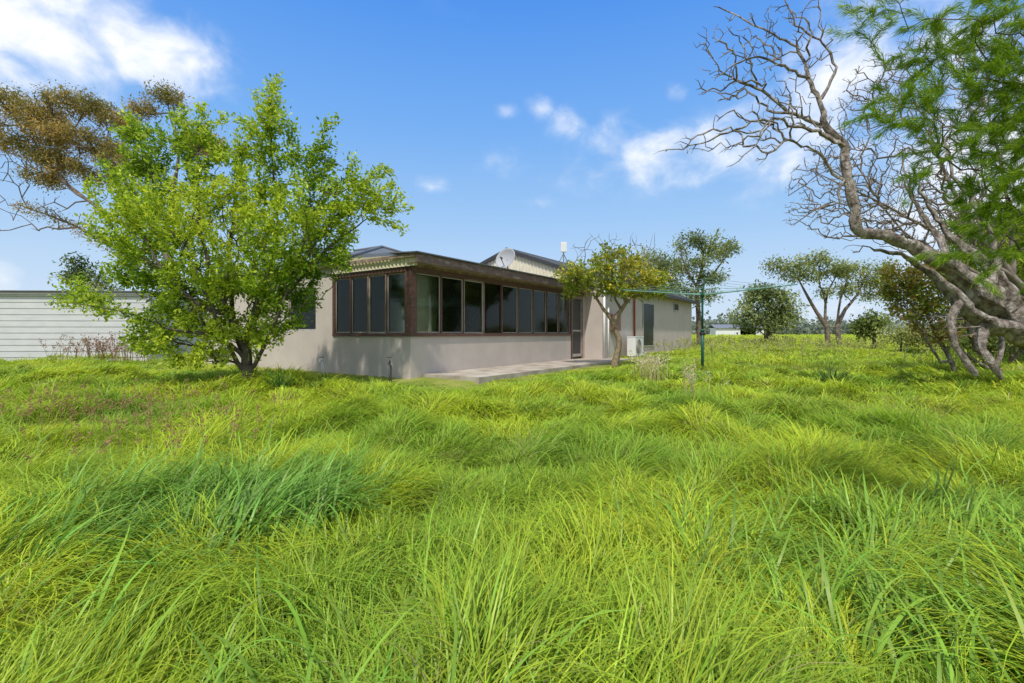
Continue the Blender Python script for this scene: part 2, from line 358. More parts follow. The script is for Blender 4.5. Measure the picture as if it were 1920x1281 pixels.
def stalks(name, pts, Lr, tintc, headc, label, rs, cat='weeds', hw=.010):
    x = np.array([p[0] for p in pts]); y = np.array([p[1] for p in pts]); n = len(x)
    Ln = rs.uniform(Lr[0], Lr[1], n); phi = rs.uniform(-3.14, 3.14, n)
    th0 = np.radians(rs.uniform(0, 14, n)); th1 = th0+np.radians(rs.uniform(5, 35, n))
    z0 = G(x, y)
    Wd = np.maximum(.0035, .0011*y)
    a = blades(x, y, z0, Ln, Wd, th0, th1, phi, 4, np.tile(tintc, (n, 1))*rs.uniform(.7, 1.2, (n, 1)), rs.uniform(0, 1, n))
    V = [a[0]]; Q = [a[1]]; T = [a[2]]; C = [a[3]]; k = len(a[0])
    tips = a[0].reshape(n, -1, 3)[:, -1]; low = a[0].reshape(n, -1, 3)[:, -3]
    m = 14; f = rs.rand(n, m, 1); P = (low[:, None]*(1-f)+tips[:, None]*f+rs.normal(0, 1, (n, m, 3))*hw*np.maximum(1, y/5)[:, None, None]).reshape(-1, 3)
    D = rs.normal(0, 1, P.shape); D[:, 2] += .8; D /= np.linalg.norm(D, axis=1)[:, None]
    sz = (.014*np.maximum(1, np.repeat(y, m)/6))[:, None]
    Sd = np.cross(D, rs.normal(0, 1, P.shape)); Sd /= np.linalg.norm(Sd, axis=1)[:, None]
    lv = np.stack([P, P+D*sz+Sd*sz*.4, P+D*sz*2, P+D*sz-Sd*sz*.4], 1).reshape(-1, 3)
    V.append(lv); Q.append(np.arange(len(P))[:, None]*4+np.arange(4)[None]+k)
    C.append(np.tile(headc, (len(lv), 1))*np.repeat(rs.uniform(.6, 1.3, (len(P), 1)), 4, 0))
    return tag(npmesh(name, np.concatenate(V), [np.concatenate(Q), T[0]], M['fine'], col=np.concatenate(C)), label, cat, kind='stuff')
r2 = np.random.RandomState(5)
pts = [(r2.normal(-5.0, 1.0), r2.normal(5.6, .7)) for _ in range(190)]+[(r2.normal(-3.3, .5), r2.normal(4.6, .5)) for _ in range(60)]
stalks('seed_stalks', pts, (.36,.56), np.array([.36,.36,.11]), np.array([.44,.24,.16]), 'thin reddish seed stalks rising from the grass left of the leafy tree', r2)
pts = [(r2.normal(-13.3, .8), r2.normal(15.7, .25)) for _ in range(100)]
stalks('dry_weeds', pts, (.45,1.0), np.array([.28,.18,.11]), np.array([.34,.20,.15]), 'tall reddish brown weeds against the white shed', r2)
pts = [(W(1215,690,10.)[0]+r2.normal(0,.16), 10+r2.normal(0,.2)) for _ in range(60)]+[(W(1300,740,8.)[0]+r2.normal(0,.1), 8+r2.normal(0,.15)) for _ in range(22)]
stalks('straw_tuft', pts, (.45,.7), np.array([.58,.50,.28]), np.array([.70,.62,.42]), 'pale dry straw tufts standing in green grass before the patio', r2, hw=.02)
pts = [(r2.uniform(6,20), r2.uniform(13,30)) for _ in range(380)]
stalks('field_stalks', pts, (.35,.65), np.array([.36,.42,.10]), np.array([.46,.46,.18]), 'thin seed stalks scattered over the open field at right', r2)
# ------------------------------------------------------------------ trees
def grow(lines, targets, rng, step=.3, jit=.12, w=.45, rt=.006, R=None, up=.0, gnarl=.35):
    P = []; par = []; pl = []; rmin = []
    def add(p, q, r=0):
        P.append(np.array(p, float)); par.append(q); rmin.append(r)
        pl.append(0 if q < 0 else pl[q]+np.linalg.norm(P[-1]-P[q])); return len(P)-1
    for li, line in enumerate(lines):
        pts = [np.array(p, float) for p, r in line]; rr = [r for p, r in line]
        if li == 0: cur = add(pts[0], -1, rr[0])
        else:
            d = np.linalg.norm(np.array(P)-pts[0], axis=1); cur = int(np.argmin(d))
        for i in range(len(pts)-1):
            a = pts[max(i-1,0)]; b_ = pts[i]; c = pts[i+1]; d_ = pts[min(i+2, len(pts)-1)]
            k = max(1, int(np.linalg.norm(c-b_)/step))
            for j in range(1, k+1):
                f = j/k
                q = .5*((2*b_)+(-a+c)*f+(2*a-5*b_+4*c-d_)*f*f+(-a+3*b_-3*c+d_)*f**3)
                q = q+rng.normal(0, jit*gnarl*step, 3)
                cur = add(q, cur, (rr[i]*(1-f)+rr[i+1]*f)*(1+rng.normal(0, .25*jit)))
    tg = sorted(targets, key=lambda t: np.linalg.norm(t-P[0]))
    buf = np.zeros((len(P)+len(tg)*40+10, 3)); bl = np.zeros(len(buf)); nb = 0
    for i in range(len(P)): buf[nb] = P[i]; bl[nb] = pl[i]; nb += 1
    for t in tg:
        d = np.linalg.norm(buf[:nb]-t, axis=1); c = d+w*bl[:nb]; j = int(np.argmin(c)); L_ = d[j]
        k = int(min(30, max(1, round(L_/step)))); p0 = P[j]
        side = rng.normal(0, 1, 3)*jit*L_*.8; side[2] += up*L_
        cur = j
        for s in range(1, k+1):
            f = s/k; q = p0*(1-f)+t*f+side*(f*(1-f))*2+(rng.normal(0, jit*step, 3) if s < k else 0)
            cur = add(q, cur); buf[nb] = q; bl[nb] = pl[-1]; nb += 1
    n = len(P); cnt = np.zeros(n); has = np.zeros(n, bool)
    for i in range(n):
        if par[i] >= 0: has[par[i]] = True
    cnt[~has] = 1
    for i in range(n-1, 0, -1): cnt[par[i]] += cnt[i]
    e = .48 if R is None else math.log(R/rt)/max(math.log(cnt[0]), 1e-6)
    rad = rt*np.maximum(cnt, 1)**e
    rm = np.array(rmin); rad = np.where(rm > 0, rm, rad)
    for i in range(1, n): rad[i] = min(rad[i], rad[par[i]]*.98 if rm[i] == 0 else rad[i])
    return np.array(P), np.array(par), rad, cnt
def tubes(P, par, rad, sides=6, lump=0., rng=None):
    n = len(P); ch = [[] for _ in range(n)]
    for i in range(n):
        if par[i] >= 0: ch[par[i]].append(i)
    V = []; Q = []; nv = 0
    starts = [(0, None)]
    ang = np.arange(sides)*2*math.pi/sides; cs = np.cos(ang)[:, None]; sn = np.sin(ang)[:, None]
    while starts:
        i, frm = starts.pop()
        chain = [] if frm is None else [frm]
        cur = i
        while True:
            chain.append(cur)
            c = ch[cur]
            if not c: break
            b = max(c, key=lambda k: rad[k])
            for k in c:
                if k != b: starts.append((k, cur))
            cur = b
        if len(chain) < 2: continue
        pp = P[chain]; rr = rad[chain].copy()
        if frm is not None: rr[0] = min(rr[0], rr[1]*1.25)
        tg = np.gradient(pp, axis=0); tg /= np.linalg.norm(tg, axis=1)[:, None]+1e-9
        a = np.cross(tg[0], [0.3, .9, .2]); a /= np.linalg.norm(a)+1e-9
        lp = np.ones((sides, 1))
        for k in range(len(chain)):
            a = a-tg[k]*np.dot(a, tg[k]); a /= np.linalg.norm(a)+1e-9; b = np.cross(tg[k], a)
            r = rr[k] if k < len(chain)-1 else rr[k]*.4
            if lump: lp = np.clip(lp+rng.normal(0, lump*.5, (sides, 1)), 1-lump*1.5, 1+lump*1.5)
            V.append(pp[k]+r*lp*(cs*a+sn*b))
            if k:
                for s in range(sides):
                    s2 = (s+1) % sides; Q.append((nv-sides+s, nv-sides+s2, nv+s2, nv+s))
            nv += sides
    return np.concatenate(V), np.array(Q)
def leaves(Pb, D, size, asp, tint, rng, fold=.25, upn=.6):
    n = len(Pb); N = rng.normal(0, 1, (n, 3)); N[:, 2] += upn*2
    D = D/(np.linalg.norm(D, axis=1)[:, None]+1e-9); Sd = np.cross(D, N); Sd /= np.linalg.norm(Sd, axis=1)[:, None]+1e-9; N = np.cross(Sd, D)
    L_ = size[:, None]; wd = L_*asp*.5
    V = np.stack([Pb, Pb+D*L_*.45+Sd*wd+N*wd*fold, Pb+D*L_+N*L_*-.08, Pb+D*L_*.45-Sd*wd+N*wd*fold], 1).reshape(-1, 3)
    Q = np.arange(n)[:, None]*4+np.arange(4)[None]
    return V, Q, np.repeat(tint, 4, 0)
def blobs(bl, n, Y, rng, depth=1.0, shell=.33, pw=1.0):
    wts = np.array([b[2]*b[3] for b in bl], float)**pw; wts /= wts.sum(); o = []
    for k in rng.choice(len(bl), n, p=wts):
        cx, cy, rx, ry = bl[k][:4]; yo = bl[k][4] if len(bl[k]) > 4 else 0
        v = rng.normal(0, 1, 3); v /= np.linalg.norm(v); v *= rng.rand()**shell
        p = W(cx+rx*v[0], cy+ry*v[1], Y); p[1] += yo+depth*v[2]*rx/F*Y
        o.append(p)
    return o
def foliage(P, par, cnt, n, rng, size, asp, cols, maxc=3, spread=.05, along=.6, grav=-.2, clump=.35, upn=.6, rnd=.6):
    ids = np.where((cnt <= maxc) & (par >= 0))[0]
    k = rng.choice(ids, n); f = rng.rand(n, 1); a = P[par[k]]; b = P[k]
    base = a*(1-f)+b*f+rng.normal(0, spread, (n, 3))
    d = (b-a); d /= np.linalg.norm(d, axis=1)[:, None]+1e-9
    D = d*along+rng.normal(0, rnd, (n, 3)); D[:, 2] += grav
    sz = rng.uniform(size*.55, size*1.25, n)
    cols = np.array(cols); tw = (np.sin(P[k]*np.array([2.1, 1.7, 2.6])).sum(1)*.25+.5+rng.normal(0, clump, n))
    idx = np.clip(tw*len(cols), 0, len(cols)-1).astype(int)
    tint = cols[idx]*rng.uniform(.75, 1.25, (n, 1))
    return leaves(base, D, sz, asp, tint, rng, upn=upn)
def tree(name, base, lines, targets, seed, label, cat, bark, leafn=0, size=.08, asp=.5, cols=None, lm='leaf', sides=6, group=None, gk={}, fk={}, crown='crown', lump=0):
    rng = np.random.RandomState(seed)
    e = empty(name, base, label, cat, group=group)
    P, par, rad, cnt = grow(lines, targets, rng, **gk)
    V, Q = tubes(P, par, rad, sides, lump, rng)
    npmesh('trunk', V, [Q], M[bark], e, off=base)
    if leafn:
        V, Q, c = foliage(P, par, cnt, leafn, rng, size, asp, cols, **fk)
        npmesh(crown, V, [Q], M[lm], e, col=c, off=base, smooth=False)
    return e, (P, par, rad, cnt)
# big leafy tree at left
rg = np.random.RandomState(77)
Yt = 9.1; base = np.array([W(465,700,Yt)[0], Yt, -.12])
bl = [(430,450,190,120),(320,390,90,85),(570,430,105,90),(500,275,48,60),(512,210,16,36),(370,275,44,50),(375,225,14,28),(268,300,44,55),(245,240,14,30),(640,380,65,45),(708,400,34,24),(245,505,56,36),(165,555,38,12),(250,420,45,45),(400,570,110,50),(530,545,64,42),(340,612,85,34),(590,315,38,36),(210,588,38,12),(370,648,85,24,-.2),(450,335,90,55),(430,628,70,30,-.2),(756,400,12,14),(690,350,32,18),(520,600,48,34),(310,545,66,38),(350,470,70,55),(605,490,56,40),(480,520,85,48),(380,600,80,40),(285,640,50,22),(500,640,36,22,-.2),(390,675,60,14,-.3)]
T_ = blobs(bl, 1150, Yt, rg, .95, pw=.8)
cen = W(430, 540, Yt)
for p in [T_[i] for i in rg.choice(len(T_), 300, replace=False)]:
    d = p-cen; d /= np.linalg.norm(d); d[2] = abs(d[2])*.6+.85; d /= np.linalg.norm(d); T_.append(p+d*rg.uniform(.3, .65))
for (px, py) in [(505,165),(497,180),(523,182),(375,200),(388,235),(240,212),(262,250),(440,255),(560,270),(605,295),(735,325),(770,390),(757,430),(95,568),(115,558),(610,330),(545,240),(470,235),(655,330),(345,235),(300,260),(190,300),(175,340)]:
    T_.append(W(px, py, Yt+rg.normal(0, .3)))
bb = base
lines = [[(bb,.105),(W(462,640,Yt),.085),(W(478,590,Yt),.07),(W(500,520,Yt+.1),.045),(W(520,420,Yt+.2),.03),(W(510,300,Yt),.015),(W(506,180,Yt),.006)],
         [(W(462,660,Yt),.065),(W(430,590,Yt-.2),.052),(W(400,520,Yt-.3),.04),(W(375,420,Yt-.3),.026),(W(370,300,Yt-.2),.012)],
         [(W(460,670,Yt),.065),(W(440,610,Yt+.3),.05),(W(430,500,Yt+.6),.038),(W(440,380,Yt+.7),.022),(W(450,290,Yt+.6),.01)],
         [(W(430,590,Yt-.2),.045),(W(370,570,Yt-.5),.035),(W(300,500,Yt-.7),.022),(W(255,400,Yt-.7),.012)],
         [(W(478,590,Yt),.05),(W(540,550,Yt+.1),.034),(W(610,470,Yt),.022),(W(690,410,Yt),.01)],
         [(W(462,670,Yt),.045),(W(400,630,Yt-.4),.032),(W(330,620,Yt-.6),.022),(W(230,585,Yt-.7),.013),(W(120,566,Yt-.7),.007)],
         [(W(450,692,Yt),.05),(W(425,640,Yt-.3),.035),(W(390,560,Yt-.5),.025),(W(340,450,Yt-.4),.012)],
         [(W(475,692,Yt),.05),(W(500,640,Yt-.2),.035),(W(530,570,Yt-.3),.022),(W(560,480,Yt-.3),.012)]]
GC = [(.15,.265,.02),(.265,.415,.03),(.395,.53,.04),(.51,.605,.06)]
tree('leafy_tree', base, lines, T_, 21, 'large leafy tree with yellow green leaves and several dark stems, left of the house', 'tree', 'bark', 70000, .081, .52, GC,
     gk=dict(step=.16, jit=.13, w=.35, rt=.0040, up=.05), fk=dict(maxc=2, spread=.06, along=.8, grav=-.08))
# brown topped tree far left
Yb = 22.; base = np.array([W(345,640,Yb)[0], Yb, -.05])
bl = [(45,205,62,12),(105,226,58,12),(170,205,48,11),(205,280,40,12),(312,180,30,12),(268,205,20,8),(140,260,58,11),(60,248,50,10),(150,325,50,8),(105,300,42,8),(20,185,34,9),(215,225,32,10),(90,335,28,7),(380,270,40,18),(-60,230,60,26),(240,310,40,15),(130,190,44,8),(40,275,44,8)]
rg = np.random.RandomState(8)
T_ = blobs(bl, 560, Yb, rg, 1.3, pw=.8)
bare = [W(rg.uniform(-30,330), rg.uniform(250,440), Yb+rg.normal(0,1)) for _ in range(150)]+[W(a,b,Yb) for a,b in [(10,375),(40,405),(75,430),(140,440),(15,300),(0,290),(35,350),(100,395),(345,200),(360,225),(330,215),(15,385),(60,420),(110,430),(5,340)]]
lines = [[(base,.30),(W(335,560,Yb),.25),(W(310,470,Yb),.17),(W(270,390,Yb),.11),(W(215,320,Yb),.07),(W(150,270,Yb),.035)],
         [(W(310,470,Yb),.14),(W(230,420,Yb-.5),.085),(W(120,340,Yb-.6),.055),(W(60,260,Yb-.6),.03)],
         [(W(320,510,Yb),.14),(W(230,470,Yb+.5),.07),(W(130,420,Yb+.5),.04),(W(40,385,Yb+.5),.02)],
         [(W(310,470,Yb),.12),(W(320,380,Yb),.085),(W(335,290,Yb),.05),(W(315,200,Yb),.025)]]
e = empty('brown_crowned_tree', base, 'tall spreading tree with brown foliage clumps, behind the leafy tree at far left', 'tree')
P, par, rad, cnt = grow(lines, T_, rg, step=.45, jit=.12, w=.25, rt=.013)
V, Q = tubes(P, par, rad, 6); npmesh('trunk', V, [Q], M['dead'], e, off=base)
V, Q, c = foliage(P, par, cnt, 46000, rg, .15, .36, [(.26,.24,.085),(.38,.295,.11),(.50,.355,.13),(.58,.42,.16)], maxc=1, spread=.19, clump=.3, upn=1.2)
npmesh('crown', V, [Q], M['fine'], e, col=c, off=base, smooth=False)
P, par, rad, cnt = grow(lines, bare, rg, step=.45, jit=.13, w=.22, rt=.016)
rad = np.minimum(rad, .06)
V, Q = tubes(P, par, rad, 5); npmesh('bare_branches', V, [Q], M['dead'], e, off=base)
def bgtree(name, px, py, Y, trunk, bl, nt_, nl, size, cols, seed, label, bark='dead', asp=.45, spread=.2, cat='tree', group=None, R=.2, step=.5, lm='fine', maxc=2, zb=None, rt=.012, lump=0, sides=6):
    rg = np.random.RandomState(seed); b = W(px, py, Y); b[2] = float(G(np.array([b[0]]), np.array([b[1]]))[0])-.05 if zb is None else zb
    lines = []
    for k, ln in enumerate(trunk):
        pts = [(W(a, c, Y+(d if k else 0)), r) for (a, c, d, r) in ln]
        if k == 0: pts = [(b, ln[0][3]*1.2)]+pts
        lines.append(pts)
    return tree(name, b, lines, blobs(bl, nt_, Y, rg, 1.0), seed, label, cat, bark, nl, size, asp, cols, lm, gk=dict(step=step, jit=.12, w=.3, rt=rt), fk=dict(maxc=maxc, spread=spread, upn=1.0), group=group, lump=lump, sides=sides)
DG = [(.12,.17,.055),(.19,.25,.07),(.28,.335,.095),(.36,.41,.135)]
OG = [(.19,.235,.08),(.28,.325,.105),(.37,.405,.135),(.44,.47,.17)]
FG = [(.16,.21,.085),(.24,.295,.11),(.33,.38,.14),(.41,.45,.18)]
bgtree('eucalypt', 1312, 635, 30, [[(1310,590,0,.15),(1308,540,0,.12),(1318,490,0,.08),(1315,455,0,.04)],[(1308,545,0,.1),(1340,510,.5,.06),(1365,475,.5,.03)],[(1308,540,0,.09),(1285,500,-.5,.05),(1275,465,0,.03)]],
       [(1290,455,32,13),(1350,468,34,15),(1295,490,34,12),(1325,520,40,12),(1272,508,24,14),(1335,555,20,10),(1295,555,28,14),(1372,462,16,8),(1330,443,24,8),(1268,540,24,14)], 190, 6800, .20, FG, 31, 'dark green gum tree rising just beyond the far end of the house', spread=.19)
bgtree('spreading_tree', 1553, 640, 26, [[(1550,615,0,.12),(1530,585,0,.09),(1510,550,0,.065),(1495,520,0,.03)],[(1550,615,0,.08),(1545,570,.3,.065),(1560,530,.3,.035)]],
       [(1470,500,34,11),(1525,488,36,10),(1500,515,42,10),(1560,510,30,11),(1448,490,18,8),(1545,545,22,8)], 130, 4000, .17, OG, 32, 'umbrella shaped olive tree with forked leaning trunk, left one of the pair in the field', spread=.18, rt=.009)
bgtree('spreading_tree', 1575, 640, 26.6, [[(1570,610,0,.12),(1585,580,0,.09),(1610,550,0,.055),(1620,520,0,.03)],[(1572,600,0,.065),(1575,560,-.4,.055),(1590,520,-.4,.03)]],
       [(1605,508,34,11),(1640,528,30,12),(1590,545,26,9),(1640,556,24,10),(1580,502,25,9),(1660,500,24,10)], 130, 4000, .17, OG, 33, 'olive crowned tree leaning right, right one of the pair in the field', spread=.18, rt=.009)
bgtree('round_shrub', 1440, 636, 33, [[(1440,615,0,.25),(1440,585,0,.15),(1440,560,0,.08)],[(1440,615,0,.15),(1405,590,0,.1)],[(1440,615,0,.15),(1475,590,0,.1)]],
       [(1440,563,45,22),(1405,586,36,18),(1480,586,36,18),(1440,602,60,20),(1425,546,24,12)], 220, 7500, .24, FG, 34, 'dense rounded dark green shrub tree standing in the far field', cat='shrub', spread=.24)
bgtree('small_shrub', 1640, 640, 24, [[(1640,625,0,.08),(1638,605,0,.04)]], [(1640,610,28,18),(1620,618,16,10)], 60, 2500, .20, DG, 35, 'small low green bush right of the paired field trees', cat='shrub', step=.3)
bgtree('bare_twig_tree', 1215, 650, 25.0, [[(1215,600,0,.15),(1212,550,0,.1),(1210,510,0,.04)],[(1213,570,0,.08),(1240,520,.3,.05)]],
       [(1215,500,36,30),(1245,505,26,30),(1190,510,28,25),(1235,535,30,18)], 300, 3800, .18, OG, 36, 'half bare twiggy tree showing above the house behind the lemon tree', asp=.4)
bgtree('dark_shrub', 150, 560, 24, [[(150,540,0,.1),(150,510,0,.06)]], [(150,497,24,14),(162,522,30,16),(138,520,20,12),(185,548,36,16)], 80, 2600, .18, DG, 37, 'dark green shrub showing over the roof of the white shed', cat='shrub', zb=-.1)
# far tree line
rg = np.random.RandomState(91); Vs = []; Qs = []; Cs = []; k0 = 0
for i in range(280):
    X = rg.uniform(20, 210); Y = rg.uniform(120, 200); h = rg.uniform(2.2, 5.6)*(1.4 if rg.rand() < .15 else 1); n = 90
    P_ = np.stack([X+rg.normal(0, h*.5, n), Y+rg.normal(0, h*.3, n), .3+h*rg.beta(1.6, 1.6, n)], 1)
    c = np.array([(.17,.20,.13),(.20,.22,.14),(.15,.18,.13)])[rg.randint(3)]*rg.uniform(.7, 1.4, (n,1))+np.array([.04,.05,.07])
    V, Q, cc = leaves(P_, rg.normal(0, 1, (n, 3)), np.full(n, 1.1), .7, c, rg)
    Vs.append(V); Qs.append(Q+k0); Cs.append(cc); k0 += len(V)
tag(npmesh('distant_trees', np.concatenate(Vs), [np.concatenate(Qs)], M['fine'], col=np.concatenate(Cs), smooth=False), 'distant line of dark trees along the horizon at right', 'trees', kind='stuff')
for (px, wd, lab) in ((1372, 9, 'small white building on the horizon beside the round shrub'), (1405, 6, 'tiny pale farm building far off in front of the round shrub'), (1665, 7, 'low white building on the horizon right of the field trees')):
    b = W(px, 632, 110); e = empty('distant_building', (b[0], b[1], .35), lab, 'building')
    MB().box(-wd/2, wd/2, -2, 2, 0, 1.9).build('wall', M['whitep'], e)
    MB().slab([(-wd/2-.3,-2.3,1.9),(wd/2+.3,-2.3,1.9),(wd/2+.3,0,2.7),(-wd/2-.3,0,2.7)], .15).slab([(-wd/2-.3,0,2.7),(wd/2+.3,0,2.7),(wd/2+.3,2.3,1.9),(-wd/2-.3,2.3,1.9)], .15).build('roof', M['galv'], e)
# old dead tree at right
Yd = 8.6; base = W(2120, 790, Yd); base[2] = -.2
def wl(*a): return [(W(p[0], p[1], Yd+p[3]), p[2]*.62) for p in a]
lines = [[(base,.36)]+wl((2020,690,.44,0),(1930,620,.36,0),(1850,555,.27,0),(1785,500,.19,0),(1715,465,.13,0),(1660,440,.112,-.1),(1612,436,.105,-.15),(1603,395,.10,-.15),(1588,335,.09,-.1),(1582,275,.08,0),(1548,238,.075,0),(1536,190,.058,.1),(1515,150,.044,.15),(1498,95,.034,.2),(1440,60,.027,.2),(1380,30,.02,.2),(1340,10,.012,.2)),
         wl((1582,275,.06,0),(1535,246,.042,-.3),(1490,240,.035,-.4),(1450,222,.03,-.4),(1390,240,.026,-.4),(1330,262,.018,-.4),(1270,280,.012,-.4),(1225,288,.008,-.4)),
         wl((1548,238,.06,0),(1490,215,.035,.3),(1430,170,.028,.4),(1360,140,.02,.4),(1320,75,.012,.4)),
         wl((1536,190,.05,.1),(1565,140,.045,.2),(1552,90,.035,.2),(1500,55,.025,.3),(1470,0,.018,.3),(1440,-50,.01,.3)),
         wl((1515,150,.04,.15),(1460,120,.028,0),(1400,110,.02,-.1),(1340,150,.01,-.1)),
         wl((1450,222,.02,-.4),(1410,280,.014,-.5),(1360,315,.008,-.5)),
         wl((1588,335,.03,-.1),(1572,360,.028,-.2),(1572,395,.02,-.2)),
         wl((2020,690,.28,0),(1925,635,.22,-.25),(1850,605,.18,-.3),(1800,562,.14,-.25),(1745,512,.09,-.1),(1690,475,.05,0),(1640,470,.03,.1)),
         wl((1930,620,.18,0),(1900,560,.14,.3),(1850,500,.11,.4),(1790,450,.08,.5),(1750,400,.055,.6),(1720,340,.03,.6)),
         wl((1850,555,.13,0),(1870,480,.08,.2),(1840,400,.06,.3),(1790,330,.04,.4),(1770,260,.02,.5)),
         wl((1785,500,.10,0),(1750,430,.06,.3),(1710,370,.04,.4),(1690,280,.02,.5)),
         wl((1850,605,.12,-.3),(1840,640,.09,-.4),(1855,680,.08,-.5),(1872,712,.09,-.5)),
         wl((1800,562,.09,-.25),(1785,610,.07,-.4),(1800,660,.06,-.5),(1830,705,.07,-.6))]
rg = np.random.RandomState(14)
tg = blobs([(1270,285,40,25,-.4),(1340,265,50,40,-.4),(1390,290,40,40,-.4),(1440,225,60,35,-.3),(1370,130,60,50,.3),(1340,60,30,40,.3),(1420,100,60,60,.2),(1470,50,60,50,.2),(1540,80,40,60,.2),(1480,160,60,50,.1),(1450,250,50,50,-.4),(1520,280,30,40,-.2),(1400,30,50,30,.3),(1500,-10,60,30,.3),(1640,420,40,20),(1600,470,30,15),(1800,600,70,40,.2)], 760, Yd, rg, .8)
tree('dead_tree', base, lines, tg, 15, 'old dead tree with thick pale trunk and crooked leafless limb reaching left over the lawn', 'tree', 'grey_bark', 0, sides=10, gk=dict(step=.11, jit=.19, w=.22, rt=.0055, gnarl=.9), lump=.34)
# thicket of bare twigs behind it
Yk = 10.2; base = W(2060, 720, Yk); base[2] = -.1
lines = [[(base,.15),(W(1990,620,Yk),.12),(W(1900,520,Yk),.08),(W(1810,400,Yk),.045),(W(1740,250,Yk),.018)],
         [(W(1900,520,Yk),.07),(W(1760,440,Yk-.2),.035),(W(1630,370,Yk-.3),.018),(W(1520,320,Yk-.3),.01)],
         [(W(1900,520,Yk),.06),(W(1890,380,Yk),.035),(W(1850,200,Yk),.015)],
         [(W(1940,570,Yk),.06),(W(1790,490,Yk+.3),.035),(W(1690,430,Yk+.3),.022),(W(1600,300,Yk+.3),.01)]]
rg = np.random.RandomState(16)
tg = blobs([(1650,270,120,120),(1760,150,110,110),(1560,340,80,60),(1700,380,110,60),(1640,170,60,70),(1820,300,90,120),(1880,120,80,100),(1500,400,40,25),(1780,450,90,50),(1600,410,90,40),(1720,430,90,40),(1830,380,90,80)], 4600, Yk, rg, .8, shell=.25)
tree('bare_thicket_tree', base, lines, tg, 17, 'pale grey tree with a dense fan of fine bare twigs behind the dead limb', 'tree', 'twig', 5500, .05, .3, [(.22,.18,.11),(.32,.26,.16),(.28,.27,.12)], 'fine', sides=4, gk=dict(step=.24, jit=.07, w=.16, rt=.0066, up=.12), fk=dict(maxc=1, spread=.03), crown='dry_leaves')
# understorey trees at right
RG = [(.17,.23,.045),(.28,.35,.06),(.39,.44,.085),(.46,.30,.10)]
YG = [(.17,.24,.04),(.27,.36,.055),(.38,.46,.07),(.45,.51,.10)]
bgtree('ruddy_leaved_bush', 1795, 700, 11.5, [[(1775,660,0,.05),(1752,620,0,.045),(1735,580,0,.035),(1700,530,0,.02)],[(1775,660,0,.04),(1790,600,.2,.035),(1770,540,.2,.02)],[(1770,690,0,.035),(1745,650,-.1,.03),(1720,600,-.1,.02)]],
       [(1690,520,45,30),(1720,565,50,40),(1760,600,40,40),(1670,545,22,20),(1760,520,50,40)], 220, 7200, .09, RG, 41, 'thin stemmed bush with green and rusty leaves under the dead tree limb', bark='grey_bark', step=.2, spread=.08, asp=.6, lm='leaf', cat='shrub', maxc=3, rt=.006)
bgtree('leaning_trunk_tree', 1868, 702, 11.5, [[(1845,670,0,.085),(1825,630,0,.08),(1812,585,0,.07),(1800,530,0,.05),(1770,470,0,.025)],[(1812,585,0,.045),(1850,520,.4,.035),(1880,450,.4,.02)],[(1862,698,0,.05),(1880,650,.2,.045),(1870,600,.3,.035),(1890,540,.4,.02)],[(1862,698,0,.05),(1800,655,-.2,.035),(1770,610,-.2,.025),(1745,560,-.2,.015)]],
       [(1860,480,70,50),(1800,520,60,40),(1900,540,40,50),(1840,420,60,40),(1920,450,60,60)], 260, 11000, .10, YG, 42, 'small tree with pale leaning trunk at the right edge of the lawn', bark='grey_bark', step=.2, spread=.1, asp=.5, lm='leaf', maxc=3, rt=.006, lump=.2, sides=8)
bgtree('hedge_shrub', 1900, 690, 14, [[(1900,660,0,.1),(1900,620,0,.06)],[(1900,660,0,.08),(1960,610,.4,.05)]],
       [(1880,625,50,32),(1930,600,60,60),(1860,650,30,18),(1990,600,70,70),(1820,640,30,18)], 260, 14000, .11, DG, 43, 'dark dense shrub filling the right edge behind the tree trunks', step=.25, spread=.12, asp=.5, lm='leaf', cat='shrub', maxc=3, rt=.006)
bgtree('low_scrub', 1690, 690, 20, [[(1690,660,0,.05),(1690,620,0,.03)]], [(1690,625,40,18),(1740,630,40,16),(1790,625,50,22)], 110, 3800, .15, OG, 44, 'low olive scrub in the distance behind the thin stems', step=.3, spread=.15, cat='shrub')
bgtree('tall_dark_tree', 2120, 660, 15, [[(2120,560,0,.25),(2120,430,0,.18),(2110,300,0,.08)],[(2120,560,0,.15),(2060,440,.5,.1),(2040,350,.5,.05)],[(2120,520,0,.15),(2210,420,-.5,.1)]],
       [(2090,430,150,130),(2160,300,130,100),(2090,560,150,80),(2250,430,120,150),(2020,500,70,90),(2250,580,120,60)], 1100, 90000, .22, DG, 45, 'tall dense green tree at the right margin beyond the hedge', step=.4, spread=.3, asp=.5, maxc=6)
# feathery green tree hanging in from the right, its trunk outside the frame
Yf = 2.2; base = np.array([3.72, 1.96, -.45]); C0 = np.array([0,0,CZ]); kf = .595
def fs(*a): return [(C0+kf*(np.array(p, float)-C0), r*kf) for p, r in a]
lines = [[(base,.12)]+fs(((6.1,3.4,1.2),.17),((5.8,3.5,2.6),.13),((5.4,3.6,4.0),.09),((5.0,3.7,5.2),.04)),
         fs(((5.8,3.5,2.6),.05),((5.0,3.6,2.75),.028),((4.3,3.7,2.5),.012),((3.7,3.7,2.0),.005)),
         fs(((5.5,3.55,3.6),.04),((4.6,3.7,3.7),.024),((3.8,3.8,3.4),.012),((3.1,3.8,2.9),.005)),
         fs(((6.0,3.4,1.9),.04),((5.0,3.6,1.9),.024),((4.2,3.7,1.7),.012),((3.6,3.7,1.35),.005)),
         fs(((5.3,3.6,4.2),.04),((4.4,3.7,4.3),.02),((3.4,3.7,4.0),.01),((2.6,3.7,3.6),.004))]
rg = np.random.RandomState(18)
